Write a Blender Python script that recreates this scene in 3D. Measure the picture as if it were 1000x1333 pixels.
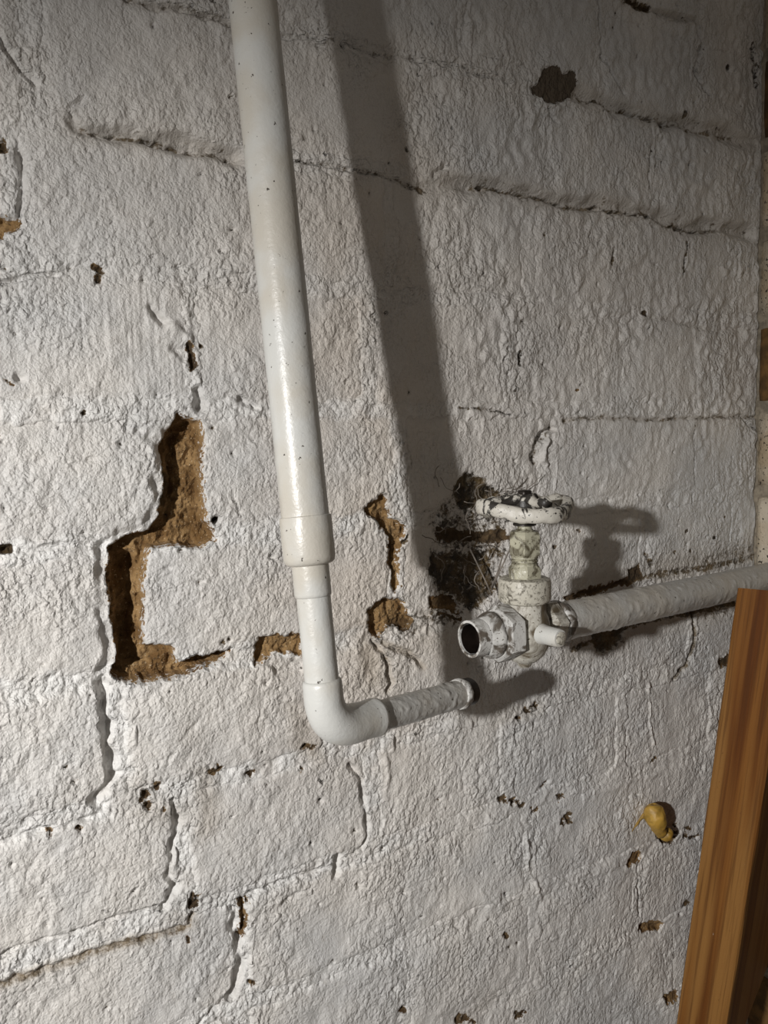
import bpy, math, random
import numpy as np

for o in list(bpy.data.objects):
    bpy.data.objects.remove(o, do_unlink=True)
scene = bpy.context.scene
COL = scene.collection
MM = 0.001

# ------------------------------------------------------------------ camera
# world: x runs along the brick wall to the right, y into the wall (wall face y = 0), z up; lengths below in mm
YAW, PITCH, ROLL = math.radians(28.613), math.radians(5.231), math.radians(-1.464)
CAM = np.array([0.0, -447.3, 0.0])
FWD = np.array([math.sin(YAW)*math.cos(PITCH), math.cos(YAW)*math.cos(PITCH), -math.sin(PITCH)])
RGT = np.array([math.cos(YAW), -math.sin(YAW), 0.0])
UPV = np.cross(RGT, FWD)
RGT, UPV = math.cos(ROLL)*RGT + math.sin(ROLL)*UPV, math.cos(ROLL)*UPV - math.sin(ROLL)*RGT
from mathutils import Matrix, Vector
cam = bpy.data.objects.new('camera', bpy.data.cameras.new('camera'))
COL.objects.link(cam)
cam.data.sensor_fit = 'HORIZONTAL'; cam.data.sensor_width = 36.0; cam.data.lens = 36.0
cam.data.clip_start = 0.01; cam.data.clip_end = 50
m = Matrix.Identity(4)
for i in range(3):
    m[i][0] = RGT[i]; m[i][1] = UPV[i]; m[i][2] = -FWD[i]; m[i][3] = CAM[i]*MM
cam.matrix_world = m
scene.camera = cam

# ------------------------------------------------------------------ light
world = bpy.data.worlds.new('world'); scene.world = world
world.use_nodes = True
world.node_tree.nodes['Background'].inputs[0].default_value = (1.0, 0.90, 0.80, 1)
world.node_tree.nodes['Background'].inputs[1].default_value = 0.115
sp = bpy.data.lights.new('work_lamp', 'SPOT')
sp.energy = 55; sp.color = (1.0, 0.985, 0.965)
sp.shadow_soft_size = 0.016; sp.spot_size = math.radians(78); sp.spot_blend = 1.0
lamp = bpy.data.objects.new('work_lamp', sp); COL.objects.link(lamp)
lamp.location = (-0.66, -0.656, 0.11)
aim = Vector((0.06, 0.0, -0.36)) - lamp.location
lamp.rotation_euler = aim.to_track_quat('-Z', 'Y').to_euler()
vs = scene.view_settings
vs.view_transform = 'Standard'; vs.look = 'None'; vs.gamma = 1; vs.exposure = 0.0
try: vs.use_curve_mapping = False
except Exception: pass

# ------------------------------------------------------------------ helpers
def ray(px, py):
    return FWD + RGT*((px-500)/1000.0) - UPV*((py-666.5)/1000.0)
def P(px, py, d=0.0):
    """the point of the place seen at this spot of the photograph, d mm in front of the wall"""
    v = ray(px, py); return CAM + v*((-d-CAM[1])/v[1])
def W(px, py):
    p = P(px, py); return p[0], p[2]
def depth(p): return float((np.asarray(p)-CAM) @ FWD)

rng = np.random.RandomState(7)
random.seed(5)
PERM = np.concatenate([rng.permutation(256)]*3)
GA = rng.rand(256)*2*math.pi
GX, GY = np.cos(GA).astype(np.float32), np.sin(GA).astype(np.float32)
def noise(x, y, s=0):
    xi = np.floor(x).astype(int); yi = np.floor(y).astype(int)
    xf = (x-xi).astype(np.float32); yf = (y-yi).astype(np.float32)
    u = xf*xf*xf*(xf*(xf*6-15)+10); v = yf*yf*yf*(yf*(yf*6-15)+10)
    xi = (xi+s*37) & 255; yi = (yi+s*91) & 255
    def g(i, j, fx, fy):
        h = PERM[PERM[(xi+i) & 255]+((yi+j) & 255)]
        return GX[h]*fx+GY[h]*fy
    a = g(0, 0, xf, yf); b = g(1, 0, xf-1, yf); c = g(0, 1, xf, yf-1); d = g(1, 1, xf-1, yf-1)
    a = a+u*(b-a); c = c+u*(d-c)
    return (a+v*(c-a))*1.5
def noise3(p, s=0):
    """smooth noise at points (n, 3)"""
    p = np.asarray(p, float); i = np.floor(p).astype(int); f = p-i; u = f*f*(3-2*f); i = (i+s*53) & 255
    out = 0
    for a in (0, 1):
        for b in (0, 1):
            for c in (0, 1):
                h = PERM[PERM[PERM[(i[:, 0]+a) & 255]+((i[:, 1]+b) & 255)]+((i[:, 2]+c) & 255)]
                w = (u[:, 0] if a else 1-u[:, 0])*(u[:, 1] if b else 1-u[:, 1])*(u[:, 2] if c else 1-u[:, 2])
                out = out+w*(h/127.5-1)
    return out
def sstep(a, b, x):
    t = np.clip((x-a)/(b-a), 0, 1); return t*t*(3-2*t)

def mesh_np(name, V, F, attrs=None, smooth=True):
    V = np.asarray(V, dtype=np.float32); F = np.asarray(F, dtype=np.int32)
    me = bpy.data.meshes.new(name); k = F.shape[1]
    me.vertices.add(len(V)); me.vertices.foreach_set('co', (V*MM).ravel())
    me.loops.add(F.size); me.loops.foreach_set('vertex_index', F.ravel())
    me.polygons.add(len(F)); me.polygons.foreach_set('loop_start', np.arange(0, F.size, k, dtype=np.int32))
    me.polygons.foreach_set('loop_total', np.full(len(F), k, dtype=np.int32))
    me.polygons.foreach_set('use_smooth', np.full(len(F), smooth, dtype=bool))
    for n, a in (attrs or {}).items():
        at = me.attributes.new(n, 'FLOAT', 'POINT'); at.data.foreach_set('value', np.asarray(a, dtype=np.float32))
    me.update(calc_edges=True); me.validate()
    return me

def link(name, me, mat=None, parent=None, loc=None):
    o = bpy.data.objects.new(name, me); COL.objects.link(o)
    if mat is not None: me.materials.append(mat)
    if loc is not None: o.location = [c*MM for c in loc]
    if parent is not None: o.parent = parent
    return o
def thing(name, label, cat, loc):
    o = bpy.data.objects.new(name, None); COL.objects.link(o)
    o.location = [c*MM for c in loc]; o['label'] = label; o['category'] = cat
    o.empty_display_size = 0.02
    return o
def part(name, geo, mat, root, parent=None, smooth=True, auto=None):
    """a part of `root`, its shape given in place (world mm)"""
    V, F = geo
    V = np.asarray(V, float) - np.asarray(root.location)/MM
    me = bpy.data.meshes.new(name)
    me.from_pydata([tuple(v) for v in V*MM], [], [tuple(f) for f in F])
    me.update()
    me.polygons.foreach_set('use_smooth', [smooth]*len(me.polygons))
    if auto:
        import bmesh
        bm = bmesh.new(); bm.from_mesh(me)
        for e in bm.edges:
            if len(e.link_faces) == 2 and e.calc_face_angle(0) > math.radians(auto): e.smooth = False
        bm.to_mesh(me); bm.free()
    me.materials.append(mat)
    o = bpy.data.objects.new(name, me); COL.objects.link(o)
    o.parent = parent or root
    return o

def frames(path):
    path = [np.asarray(p, float) for p in path]
    T = []
    for i in range(len(path)):
        a = path[max(i-1, 0)]; b = path[min(i+1, len(path)-1)]
        t = b-a; T.append(t/np.linalg.norm(t))
    n = np.cross(T[0], [0.3, 1, 0.2]); n /= np.linalg.norm(n)
    out = []
    for t in T:
        n = n-t*(n@t); n /= np.linalg.norm(n)
        out.append((n, np.cross(t, n), t))
    return path, out
def tube(path, rad, seg=40, lump=0.0, lsc=6.0, caps=(True, True), seed=0, section=None):
    """swept round tube; lump = relief of thick paint (mm)"""
    path, fr = frames(path)
    if np.isscalar(rad): rad = [rad]*len(path)
    V = []; F = []; acc = 0
    for i, (p, (n, b, t)) in enumerate(zip(path, fr)):
        if i: acc += np.linalg.norm(p-path[i-1])
        th = np.linspace(0, 2*math.pi, seg, endpoint=False)
        r = np.full(seg, rad[i], float)
        if lump:
            q = p+np.cos(th)[:, None]*n*rad[i]+np.sin(th)[:, None]*b*rad[i]
            r = r+lump*(.35*noise3(q/(lsc*2.2), seed)+1.3*np.maximum(noise3(q/lsc, seed+1)-.25, 0)+.9*np.maximum(noise3(q/(lsc*.5), seed+2)-.3, 0))
        if section is not None: r = r*section(th, i)
        for j in range(seg):
            V.append(p+n*math.cos(th[j])*r[j]+b*math.sin(th[j])*r[j])
        if i:
            for j in range(seg):
                a0 = (i-1)*seg+j; a1 = (i-1)*seg+(j+1) % seg
                F.append((a0, a1, a1+seg, a0+seg))
    if caps[0]: F.append(tuple(range(seg))[::-1])
    if caps[1]: F.append(tuple(range((len(path)-1)*seg, len(path)*seg)))
    return V, F
def pipe_end(path_in, r_out, r_in, seg=40, lump=0.0, seed=0):
    """tube wall with an open mouth at the last point of the path: outside, rim, then back inside"""
    pts = [np.asarray(p, float) for p in path_in]
    t = (pts[-1]-pts[-2]); t /= np.linalg.norm(t)
    full = pts+[pts[-1]+t*0.01, pts[-1]+t*0.02]
    V, F = tube(full, [r_out]*len(pts)+[(r_out+r_in)/2, r_in], seg, lump, caps=(True, False), seed=seed)
    V = [np.asarray(v) for v in V]
    base = len(V)-seg; L = np.linalg.norm(pts[-1]-pts[0])*0.8
    c0 = pts[-1]
    for j in range(seg): V.append(V[base+j]-t*L)
    for j in range(seg):
        k = (j+1) % seg
        F.append((base+j, base+k, base+seg+k, base+seg+j))
    F.append(tuple(range(base+seg, base+2*seg)))
    return V, F
def lathe(base, axis, prof, seg=48, hexa=None):
    """prof = [(radius, distance along the axis)]"""
    axis = np.asarray(axis, float); axis /= np.linalg.norm(axis)
    pts = [np.asarray(base)+axis*z for r, z in prof]
    n = np.cross(axis, [0.31, 0.9, 0.17]); n /= np.linalg.norm(n); b = np.cross(axis, n)
    V = []; F = []
    for i, (r, z) in enumerate(prof):
        for j in range(seg):
            th = 2*math.pi*j/seg
            V.append(pts[i]+(n*math.cos(th)+b*math.sin(th))*r)
        if i:
            for j in range(seg):
                a0 = (i-1)*seg+j; a1 = (i-1)*seg+(j+1) % seg
                F.append((a0, a1, a1+seg, a0+seg))
    F.append(tuple(range(seg))[::-1]); F.append(tuple(range((len(prof)-1)*seg, len(prof)*seg)))
    return V, F
def hexnut(base, axis, prof, rot=0.0):
    """six-sided nut: prof = [(corner radius, distance)], chamfered by its first and last rings"""
    axis = np.asarray(axis, float); axis /= np.linalg.norm(axis)
    n = np.cross(axis, [0.31, 0.9, 0.17]); n /= np.linalg.norm(n); b = np.cross(axis, n)
    V = []; F = []; seg = 24
    for i, (r, z) in enumerate(prof):
        for j in range(seg):
            th = 2*math.pi*j/seg
            loc = (th % (math.pi/3))-math.pi/6
            rr = r*math.cos(math.pi/6)/math.cos(loc)
            if i in (0, len(prof)-1): rr = min(rr, r*0.93)      # round chamfer
            rr = min(rr, r*0.985)
            V.append(np.asarray(base)+axis*z+(n*math.cos(th+rot)+b*math.sin(th+rot))*rr)
        if i:
            for j in range(seg):
                a0 = (i-1)*seg+j; a1 = (i-1)*seg+(j+1) % seg
                F.append((a0, a1, a1+seg, a0+seg))
    F.append(tuple(range(seg))[::-1]); F.append(tuple(range((len(prof)-1)*seg, len(prof)*seg)))
    return V, F

# ------------------------------------------------------------------ materials
class NT:
    def __init__(s, name):
        s.m = bpy.data.materials.new(name); s.m.use_nodes = True
        s.t = s.m.node_tree; s.b = s.t.nodes['Principled BSDF']
        s.pos = s.t.nodes.new('ShaderNodeNewGeometry').outputs['Position']
    def n(s, typ, **kw):
        x = s.t.nodes.new(typ)
        for k, v in kw.items(): setattr(x, k, v)
        return x
    def L(s, a, b): s.t.links.new(a, b)
    def noise(s, scale, detail=3, rough=.55, dist=0, vec=None, stretch=None):
        v = vec or s.pos
        if stretch:
            mp = s.n('ShaderNodeMapping'); s.L(v, mp.inputs[0]); mp.inputs['Scale'].default_value = stretch; v = mp.outputs[0]
        x = s.n('ShaderNodeTexNoise'); s.L(v, x.inputs['Vector'])
        x.inputs['Scale'].default_value = scale; x.inputs['Detail'].default_value = detail
        x.inputs['Roughness'].default_value = rough; x.inputs['Distortion'].default_value = dist
        return x.outputs['Fac']
    def ramp(s, f, a, b, c0=0.0, c1=1.0):
        x = s.n('ShaderNodeMapRange', interpolation_type='SMOOTHSTEP'); s.L(f, x.inputs[0])
        x.inputs[1].default_value = a; x.inputs[2].default_value = b; x.inputs[3].default_value = c0; x.inputs[4].default_value = c1
        return x.outputs[0]
    def math(s, op, a, b=0.0):
        x = s.n('ShaderNodeMath', operation=op)
        for i, v in enumerate((a, b)):
            if isinstance(v, (int, float)): x.inputs[i].default_value = v
            else: s.L(v, x.inputs[i])
        return x.outputs[0]
    def mix(s, f, a, b):
        x = s.n('ShaderNodeMix', data_type='RGBA')
        for i, v in ((0, f), (6, a), (7, b)):
            if isinstance(v, (int, float)): x.inputs[i].default_value = v
            elif isinstance(v, tuple): x.inputs[i].default_value = (*v, 1)
            else: s.L(v, x.inputs[i])
        return x.outputs[2]
    def attr(s, name):
        x = s.n('ShaderNodeAttribute'); x.attribute_name = name; return x.outputs['Fac']
    def bump(s, h, dist, strength=1.0, prev=None):
        x = s.n('ShaderNodeBump'); s.L(h, x.inputs['Height']); x.inputs['Distance'].default_value = dist
        x.inputs['Strength'].default_value = strength
        if prev is not None: s.L(prev, x.inputs['Normal'])
        return x.outputs[0]

def mat_wall():
    k = NT('painted_brick')
    # whitewash, faintly uneven in tone
    c = k.mix(k.ramp(k.noise(9, 3), .35, .65), (.67, .64, .60), (.56, .555, .545))
    c = k.mix(k.ramp(k.noise(4.5, 2), .47, .68, 0, .35), c, (.61, .545, .48))
    c = k.mix(k.ramp(k.noise(160, 4), .55, .75, 0, .25), c, (.42, .38, .33))
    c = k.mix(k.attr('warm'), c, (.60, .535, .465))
    c = k.mix(k.attr('tone'), c, (.73, .72, .70))
    # grime: fine specks whose density is the 'dirt' attribute
    sp1 = k.noise(420, 5, .65, .6); sp2 = k.noise(150, 4, .6, .8)
    dirt = k.attr('dirt')
    s = k.math('ADD', k.math('MULTIPLY', sp1, .5), k.math('MULTIPLY', sp2, .5))
    df = k.ramp(k.math('ADD', s, k.math('MULTIPLY', dirt, .42)), .66, .80)
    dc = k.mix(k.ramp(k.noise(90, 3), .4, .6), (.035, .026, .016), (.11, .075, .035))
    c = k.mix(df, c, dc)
    c = k.mix(k.math('MULTIPLY', k.attr('stain'), .85), c, k.mix(k.noise(60, 3), (.20, .15, .09), (.34, .28, .21)))
    # flaked off to bare sandy mortar
    bare = k.ramp(k.math('ADD', k.attr('bare'), k.math('MULTIPLY', k.math('SUBTRACT', k.noise(300, 5, .7), .5), 2.6)), -.06, .06)
    bc = k.mix(k.ramp(k.noise(70, 4), .38, .62), (.135, .070, .020), (.27, .165, .068))
    bc = k.mix(k.ramp(k.noise(700, 3), .6, .72, 0, .8), bc, (.55, .42, .26))
    bc = k.mix(k.ramp(k.noise(480, 3), .58, .70, 0, .8), bc, (.07, .04, .015))
    bc = k.mix(k.attr('chip'), bc, k.mix(k.noise(300, 4), (.06, .045, .03), (.13, .10, .07)))
    bc = k.mix(k.ramp(k.math('ADD', dirt, k.math('MULTIPLY', k.noise(200, 3), .5)), .4, .95, 0, .92), bc, (.035, .022, .010))
    c = k.mix(bare, c, bc)
    k.L(c, k.b.inputs['Base Color'])
    r = k.ramp(k.noise(130, 3), .35, .65, .27, .46)
    x = k.n('ShaderNodeMix'); k.L(bare, x.inputs[0]); k.L(r, x.inputs[2]); x.inputs[3].default_value = .95
    k.L(x.outputs[0], k.b.inputs['Roughness'])
    amp = k.attr('tex')
    sep = k.n('ShaderNodeSeparateXYZ'); k.L(k.pos, sep.inputs[0])
    flat = k.n('ShaderNodeCombineXYZ'); k.L(sep.outputs[0], flat.inputs[0]); k.L(sep.outputs[2], flat.inputs[1])   # wall plane
    def grains(scale, z):
        nz = k.n('ShaderNodeTexNoise', noise_dimensions='2D'); nz.inputs['Scale'].default_value = scale*.8; nz.inputs['Detail'].default_value = 1
        k.L(flat.outputs[0], nz.inputs['Vector'])
        sc = k.n('ShaderNodeVectorMath', operation='SCALE'); sc.inputs['Scale'].default_value = 1.1/scale; k.L(nz.outputs['Color'], sc.inputs[0])
        wob = k.n('ShaderNodeVectorMath', operation='ADD'); k.L(flat.outputs[0], wob.inputs[0]); k.L(sc.outputs[0], wob.inputs[1])
        mp = k.n('ShaderNodeMapping'); mp.inputs['Scale'].default_value = (1, z, 1); k.L(wob.outputs[0], mp.inputs[0])
        v = k.n('ShaderNodeTexVoronoi', feature='SMOOTH_F1', voronoi_dimensions='2D'); v.inputs['Scale'].default_value = scale
        v.inputs['Smoothness'].default_value = .3; k.L(mp.outputs[0], v.inputs['Vector'])
        return k.ramp(v.outputs['Distance'], .10, .72, 1.0, 0.0)
    gr = k.math('ADD', k.math('MULTIPLY', grains(250, .72), amp), k.math('MULTIPLY', grains(480, .85), k.math('ADD', k.math('MULTIPLY', amp, .28), .14)))
    b0 = k.bump(gr, .00100, .9)
    b1 = k.bump(k.math('MULTIPLY', k.noise(290, 5, .62, .1, stretch=(1.1, 1, .85)), amp), .0013, .7, b0)
    b2 = k.bump(k.noise(820, 4, .6, .1), .0009, .8, b1)
    k.L(b2, k.b.inputs['Normal'])
    return k.m
def mat_pipe(name, col, dirt=.62, rough=.28, bs=.00025, warm=(.55, .50, .40)):
    k = NT(name)
    c = k.mix(k.ramp(k.noise(26, 3), .4, .65), col, warm)
    c = k.mix(k.ramp(k.noise(55, 3, stretch=(1, 1, .25)), .6, .75, 0, .35), c, (.45, .41, .34))
    c = k.mix(k.ramp(k.noise(330, 3), dirt, dirt+.05), c, (.05, .04, .03))
    k.L(c, k.b.inputs['Base Color'])
    k.b.inputs['Roughness'].default_value = rough
    b1 = k.bump(k.noise(170, 3), bs*2, .5)
    k.L(k.bump(k.noise(650, 2), bs, .5, b1), k.b.inputs['Normal'])
    return k.m
def mat_flaked(name, col, under, lo, hi, scale=120, rough=.45, metal=0.0, dist=.8):
    """old paint flaking off a darker metal"""
    k = NT(name)
    f = k.ramp(k.noise(scale, 5, .62, dist), lo, hi)
    f2 = k.ramp(k.noise(700, 3), .62, .68)
    u = k.mix(k.noise(240, 3), under, tuple(v*.45 for v in under))
    c = k.mix(k.math('MAXIMUM', f, f2), k.mix(k.noise(40, 3), col, tuple(v*.8 for v in col)), u)
    k.L(c, k.b.inputs['Base Color']); k.b.inputs['Roughness'].default_value = rough
    k.L(k.bump(k.math('SUBTRACT', k.noise(260, 3), k.math('MULTIPLY', f, .6)), .0007, .6), k.b.inputs['Normal'])
    k.b.inputs['Metallic'].default_value = metal
    return k.m
def mat_wood():
    k = NT('stained_timber')
    tc = k.n('ShaderNodeTexCoord').outputs['Object']
    g = k.noise(110, 3, .55, .25, tc, (1, 1, .02))
    g2 = k.noise(420, 3, .6, .1, tc, (1, 1, .02))
    c = k.mix(k.ramp(g, .40, .60), (.18, .072, .014), (.10, .031, .004))
    c = k.mix(k.ramp(k.noise(38, 2, .5, .1, tc, (1, 1, .04)), .48, .58, 0, .8), c, (.235, .115, .031))
    c = k.mix(k.ramp(g2, .48, .66, 0, .55), c, (.06, .019, .003))
    c = k.mix(k.ramp(k.noise(500, 3, .7, .4, tc, (.6, .6, .35)), .66, .74, 0, .6), c, (.09, .035, .008))
    c = k.mix(k.ramp(k.noise(130, 4, .7, .5, tc, (1.6, 1.6, .4)), .70, .73, 0, .7), c, (.50, .45, .38))
    k.L(c, k.b.inputs['Base Color']); k.b.inputs['Roughness'].default_value = .62
    k.b.inputs['Specular IOR Level'].default_value = .2
    k.L(k.bump(k.math('ADD', g2, k.noise(600, 2, .5, 0, tc, (1, 1, .15))), .0006, .5), k.b.inputs['Normal'])
    return k.m
def mat_plain(name, col, rough=.5, metal=0.0, sc=200, bs=.0003, var=.7, sss=0):
    k = NT(name)
    k.L(k.mix(k.ramp(k.noise(sc, 3), .35, .65), col, tuple(v*var for v in col)), k.b.inputs['Base Color'])
    k.b.inputs['Roughness'].default_value = rough; k.b.inputs['Metallic'].default_value = metal
    if sss:
        k.b.inputs['Subsurface Weight'].default_value = sss
        k.b.inputs['Subsurface Radius'].default_value = (.004, .002, .0008)
    k.L(k.bump(k.noise(sc*2.5, 3), bs, .5), k.b.inputs['Normal'])
    return k.m
M_WALL = mat_wall()
M_PIPE = mat_pipe('glossy_white_pipe_paint', (.57, .57, .545), .68, .36, .00025, (.52, .49, .43))
M_LUMP = mat_pipe('lumpy_shade_greyed_paint', (.43, .42, .395), .66, .3, .0005, (.45, .42, .37))  # lumpy paint, greyed in colour for the shade on stub and outlet pipe
M_VALVE = mat_flaked('valve_white_paint', (.58, .555, .49), (.16, .125, .08), .46, .66, 70)
M_WHEEL = mat_flaked('handwheel_chipped_paint', (.60, .57, .505), (.045, .04, .035), .50, .54, 75)
M_BRASS = mat_flaked('paint_washed_brass', (.47, .45, .34), (.10, .08, .045), .42, .64, 140, .35)
M_NUT = mat_flaked('nut_flaking_paint', (.62, .61, .585), (.15, .125, .10), .455, .60, 100)
M_FLANGE = mat_flaked('flange_speckled_paint', (.56, .53, .45), (.16, .14, .105), .48, .66, 260)
M_DARK = mat_plain('tarnished_bare_metal', (.028, .022, .018), .4, .5)
M_BORE = mat_plain('shaded_pipe_bore', (.012, .008, .006), .95)  # near-black: shade inside the open pipe put into the colour
M_BORE.node_tree.nodes['Principled BSDF'].inputs['Specular IOR Level'].default_value = .05
M_WOOD = mat_wood()
M_FOAM = mat_plain('yellow_expanding_foam', (.50, .30, .055), .5, 0, 90, .0012, .55, .1)
M_WEB = mat_plain('dusty_cobweb', (.22, .19, .16), .9)
M_CREAM = mat_pipe('cream_wall_paint', (.60, .53, .42), .60, .7, .001, (.5, .40, .27))
M_BROWN = mat_plain('bare_brown_brick', (.20, .105, .03), .9, 0, 70, .002, .45)
M_SOOT = mat_plain('grey_lime_mortar', (.34, .29, .22), .95, 0, 160, .002, .6)

# ------------------------------------------------------------------ the brick wall (height field split into bricks and mortar)
S = 0.85                                             # lattice step, mm
X0, X1, Z0, Z1 = -110.0, 626.0, -600.0, 392.0
xs = np.arange(X0, X1+S/2, S); zs = np.arange(Z0, Z1+S/2, S)
X, Z = np.meshgrid(xs, zs)
NX, NZ = len(xs), len(zs)
big = noise(X/70, Z/70, 1); mid = noise(X/22, Z/20, 2)
wxl = 2.8*noise(X/18, Z/18, 11); wzl = 2.8*noise(X/18, Z/18, 13)
wx = X+2.8*noise(X/18, Z/18, 11)+1.5*noise(X/6, Z/6, 12)+1.0*noise(X/2.6, Z/2.6, 15)      # warped coordinates: ragged edges
wz = Z+2.8*noise(X/18, Z/18, 13)+1.5*noise(X/6, Z/6, 14)+1.0*noise(X/2.6, Z/2.6, 16)
lum = noise((X+wx)/15, Z/9.0, 3); fin = noise((X+wx)/6.6, Z/4.2, 4)
rough_zone = .30+.75*sstep(-.3, .35, noise(X/45, Z/38, 5))
ridge = (1-np.abs(noise((X+wx)/24, Z/17, 6))*3.0)                # wrinkles in the thick paint
gra = noise(X/2.0, Z/2.5, 10)
R = 1.3*big+.95*mid+rough_zone*((.70+.9*sstep(230, 330, X)*sstep(-60, 40, Z))*lum+.26*fin+.12*gra)+.30*np.maximum(ridge, 0)**2
brush = noise(X/1.9+.25*noise(X/30, Z/30, 8), Z/42, 7)       # dragged brush marks
bx, bz = W(185, 440)
R += .38*brush*np.exp(-((X-bx)/34)**2-((Z-bz)/38)**2)+.10*brush
bx, bz = W(850, 60)
R += .22*noise(X/5-Z/14, Z/60, 9)*np.exp(-((X-bx)/120)**2-((Z-bz)/110)**2)

G = np.zeros_like(X)                                          # depth cut away
CALM = np.zeros_like(X); BARE = np.full_like(X, -1.0); DIRT = np.zeros_like(X); STAIN = np.zeros_like(X); CHIP = np.zeros_like(X)

def window(x0, x1, z0, z1, pad):
    i0 = max(0, int((x0-pad-X0)/S)); i1 = min(NX, int((x1+pad-X0)/S)+2)
    j0 = max(0, int((z0-pad-Z0)/S)); j1 = min(NZ, int((z1+pad-Z0)/S)+2)
    return slice(j0, j1), slice(i0, i1)
def segdist(x, z, a, b):
    dx, dz = b[0]-a[0], b[1]-a[1]
    t = np.clip(((x-a[0])*dx+(z-a[1])*dz)/(dx*dx+dz*dz+1e-9), 0, 1)
    return np.hypot(x-a[0]-t*dx, z-a[1]-t*dz)
def groove(px, w, dep, dirt=0.0, bare=None, stain=0.0, soft=1.0, warp=.6):
    """a crack, raised ridge (negative depth) or pit along points of the photograph, set out on the wall"""
    pts = [W(*p) for p in px]
    if len(pts) == 1: pts = pts*2
    a = np.array(pts); sl = window(a[:, 0].min(), a[:, 0].max(), a[:, 1].min(), a[:, 1].max(), w*3+6)
    if sl[0].start >= sl[0].stop or sl[1].start >= sl[1].stop: return
    if warp < .5: x = X[sl]+wxl[sl]; z = Z[sl]+wzl[sl]          # broad, smooth-edged
    else: x = X[sl]+(wx[sl]-X[sl])*warp; z = Z[sl]+(wz[sl]-Z[sl])*warp
    d = np.min([segdist(x, z, pts[i], pts[i+1]) for i in range(len(pts)-1)], axis=0)
    vs_ = 26 if warp < .5 else 9
    vary = np.clip(.8+.7*noise(X[sl]/vs_, Z[sl]/vs_, 21), .2, 1.3)
    f = 1-sstep(w*(.35 if soft < 1 else .1), w*1.25, d/np.clip(vary, .6, 1.3))
    if dep > 0 and warp < .5: CALM[sl] = np.maximum(CALM[sl], 1-sstep(w*.7, w*2.0, d))
    if dep > 0: G[sl] = np.maximum(G[sl], dep*f*vary)
    else: G[sl] += dep*f*vary
    if dirt: DIRT[sl] = np.maximum(DIRT[sl], dirt*(1-sstep(w*.4, w*1.9, d)))
    if stain: STAIN[sl] = np.maximum(STAIN[sl], stain*(1-sstep(w*.2, w*2.2, d)))
    if bare is not None: BARE[sl] = np.maximum(BARE[sl], np.clip((w*bare-d)/3.0, -1, 1))
def poly(px, dep, edge=1.6, chip=0.0, dirt=0.0, bare=True, warp=1.0, floor=1.0):
    pts = [W(*p) for p in px]
    a = np.array(pts); sl = window(a[:, 0].min(), a[:, 0].max(), a[:, 1].min(), a[:, 1].max(), 8)
    x = X[sl]+(wx[sl]-X[sl])*warp; z = Z[sl]+(wz[sl]-Z[sl])*warp
    d = np.full(x.shape, 1e9); ins = np.zeros(x.shape, bool)
    for i in range(len(pts)):
        p, q = pts[i], pts[(i+1) % len(pts)]
        d = np.minimum(d, segdist(x, z, p, q))
        c = (p[1] > z) != (q[1] > z)
        ins ^= c & (x < (q[0]-p[0])*(z-p[1])/((q[1]-p[1]) if abs(q[1]-p[1]) > 1e-9 else 1e-9)+p[0])
    sd = np.where(ins, d, -d)
    f = sstep(-edge*.4, edge, sd)
    G[sl] = np.maximum(G[sl], f*(dep+floor*(1.8*noise(X[sl]/8, Z[sl]/8, 31)+1.3*noise(X[sl]/3.4, Z[sl]/3.4, 32)+.6*noise(X[sl]/1.8, Z[sl]/1.8, 33))*min(1, dep/5)))
    if bare: BARE[sl] = np.maximum(BARE[sl], np.clip(sd/3.0, -1, 1))
    if chip: CHIP[sl] = np.maximum(CHIP[sl], chip*(sd > -2))
    if dirt: DIRT[sl] = np.maximum(DIRT[sl], dirt*sstep(-6, 5, sd))
    return sd

# pointing that bulges out along the beds
for line, w, d in [([(40, 120), (110, 146), (200, 158), (300, 178)], 10, -3.6), ([(370, 190), (450, 202), (530, 222)], 8, -1.8), ([(560, 214), (640, 224), (740, 246), (860, 266), (960, 282)], 10, -4.0),
                   ([(520, 58), (640, 84), (760, 106), (880, 140), (980, 164)], 9, -3.2), ([(380, 30), (460, 42)], 7, -1.5), ([(0, 1112), (70, 1088), (130, 1066), (230, 1028)], 7, -2.2),
                   ([(50, 532), (150, 526), (240, 522)], 7, -1.4), ([(280, 525), (345, 518)], 7, -1.4), ([(150, 900), (240, 886), (330, 872)], 6, -1.5), ([(480, 975), (560, 950), (660, 935)], 7, -1.6),
                   ([(240, 1180), (330, 1172), (420, 1150), (490, 1122)], 6, -1.6), ([(735, 535), (860, 536), (970, 532)], 6, -1.3), ([(640, 1060), (760, 1030), (850, 1005)], 8, -1.2),
                   ([(600, 1180), (700, 1160), (800, 1125)], 8, -1.0), ([(260, 1020), (340, 1002), (430, 985)], 6, -1.4), ([(0, 725), (70, 722), (130, 716)], 6, -1.3), ([(500, 368), (600, 366), (720, 385)], 8, -1.2),
                   ([(735, 395), (830, 402), (930, 418)], 7, -1.2), ([(940, 330), (960, 420), (950, 520)], 7, -1.8), ([(300, 350), (340, 352)], 6, -1.2), ([(500, 560), (560, 556), (640, 545)], 6, -1.0)]:
    groove(line, w, d, soft=.5, warp=.4)
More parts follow.
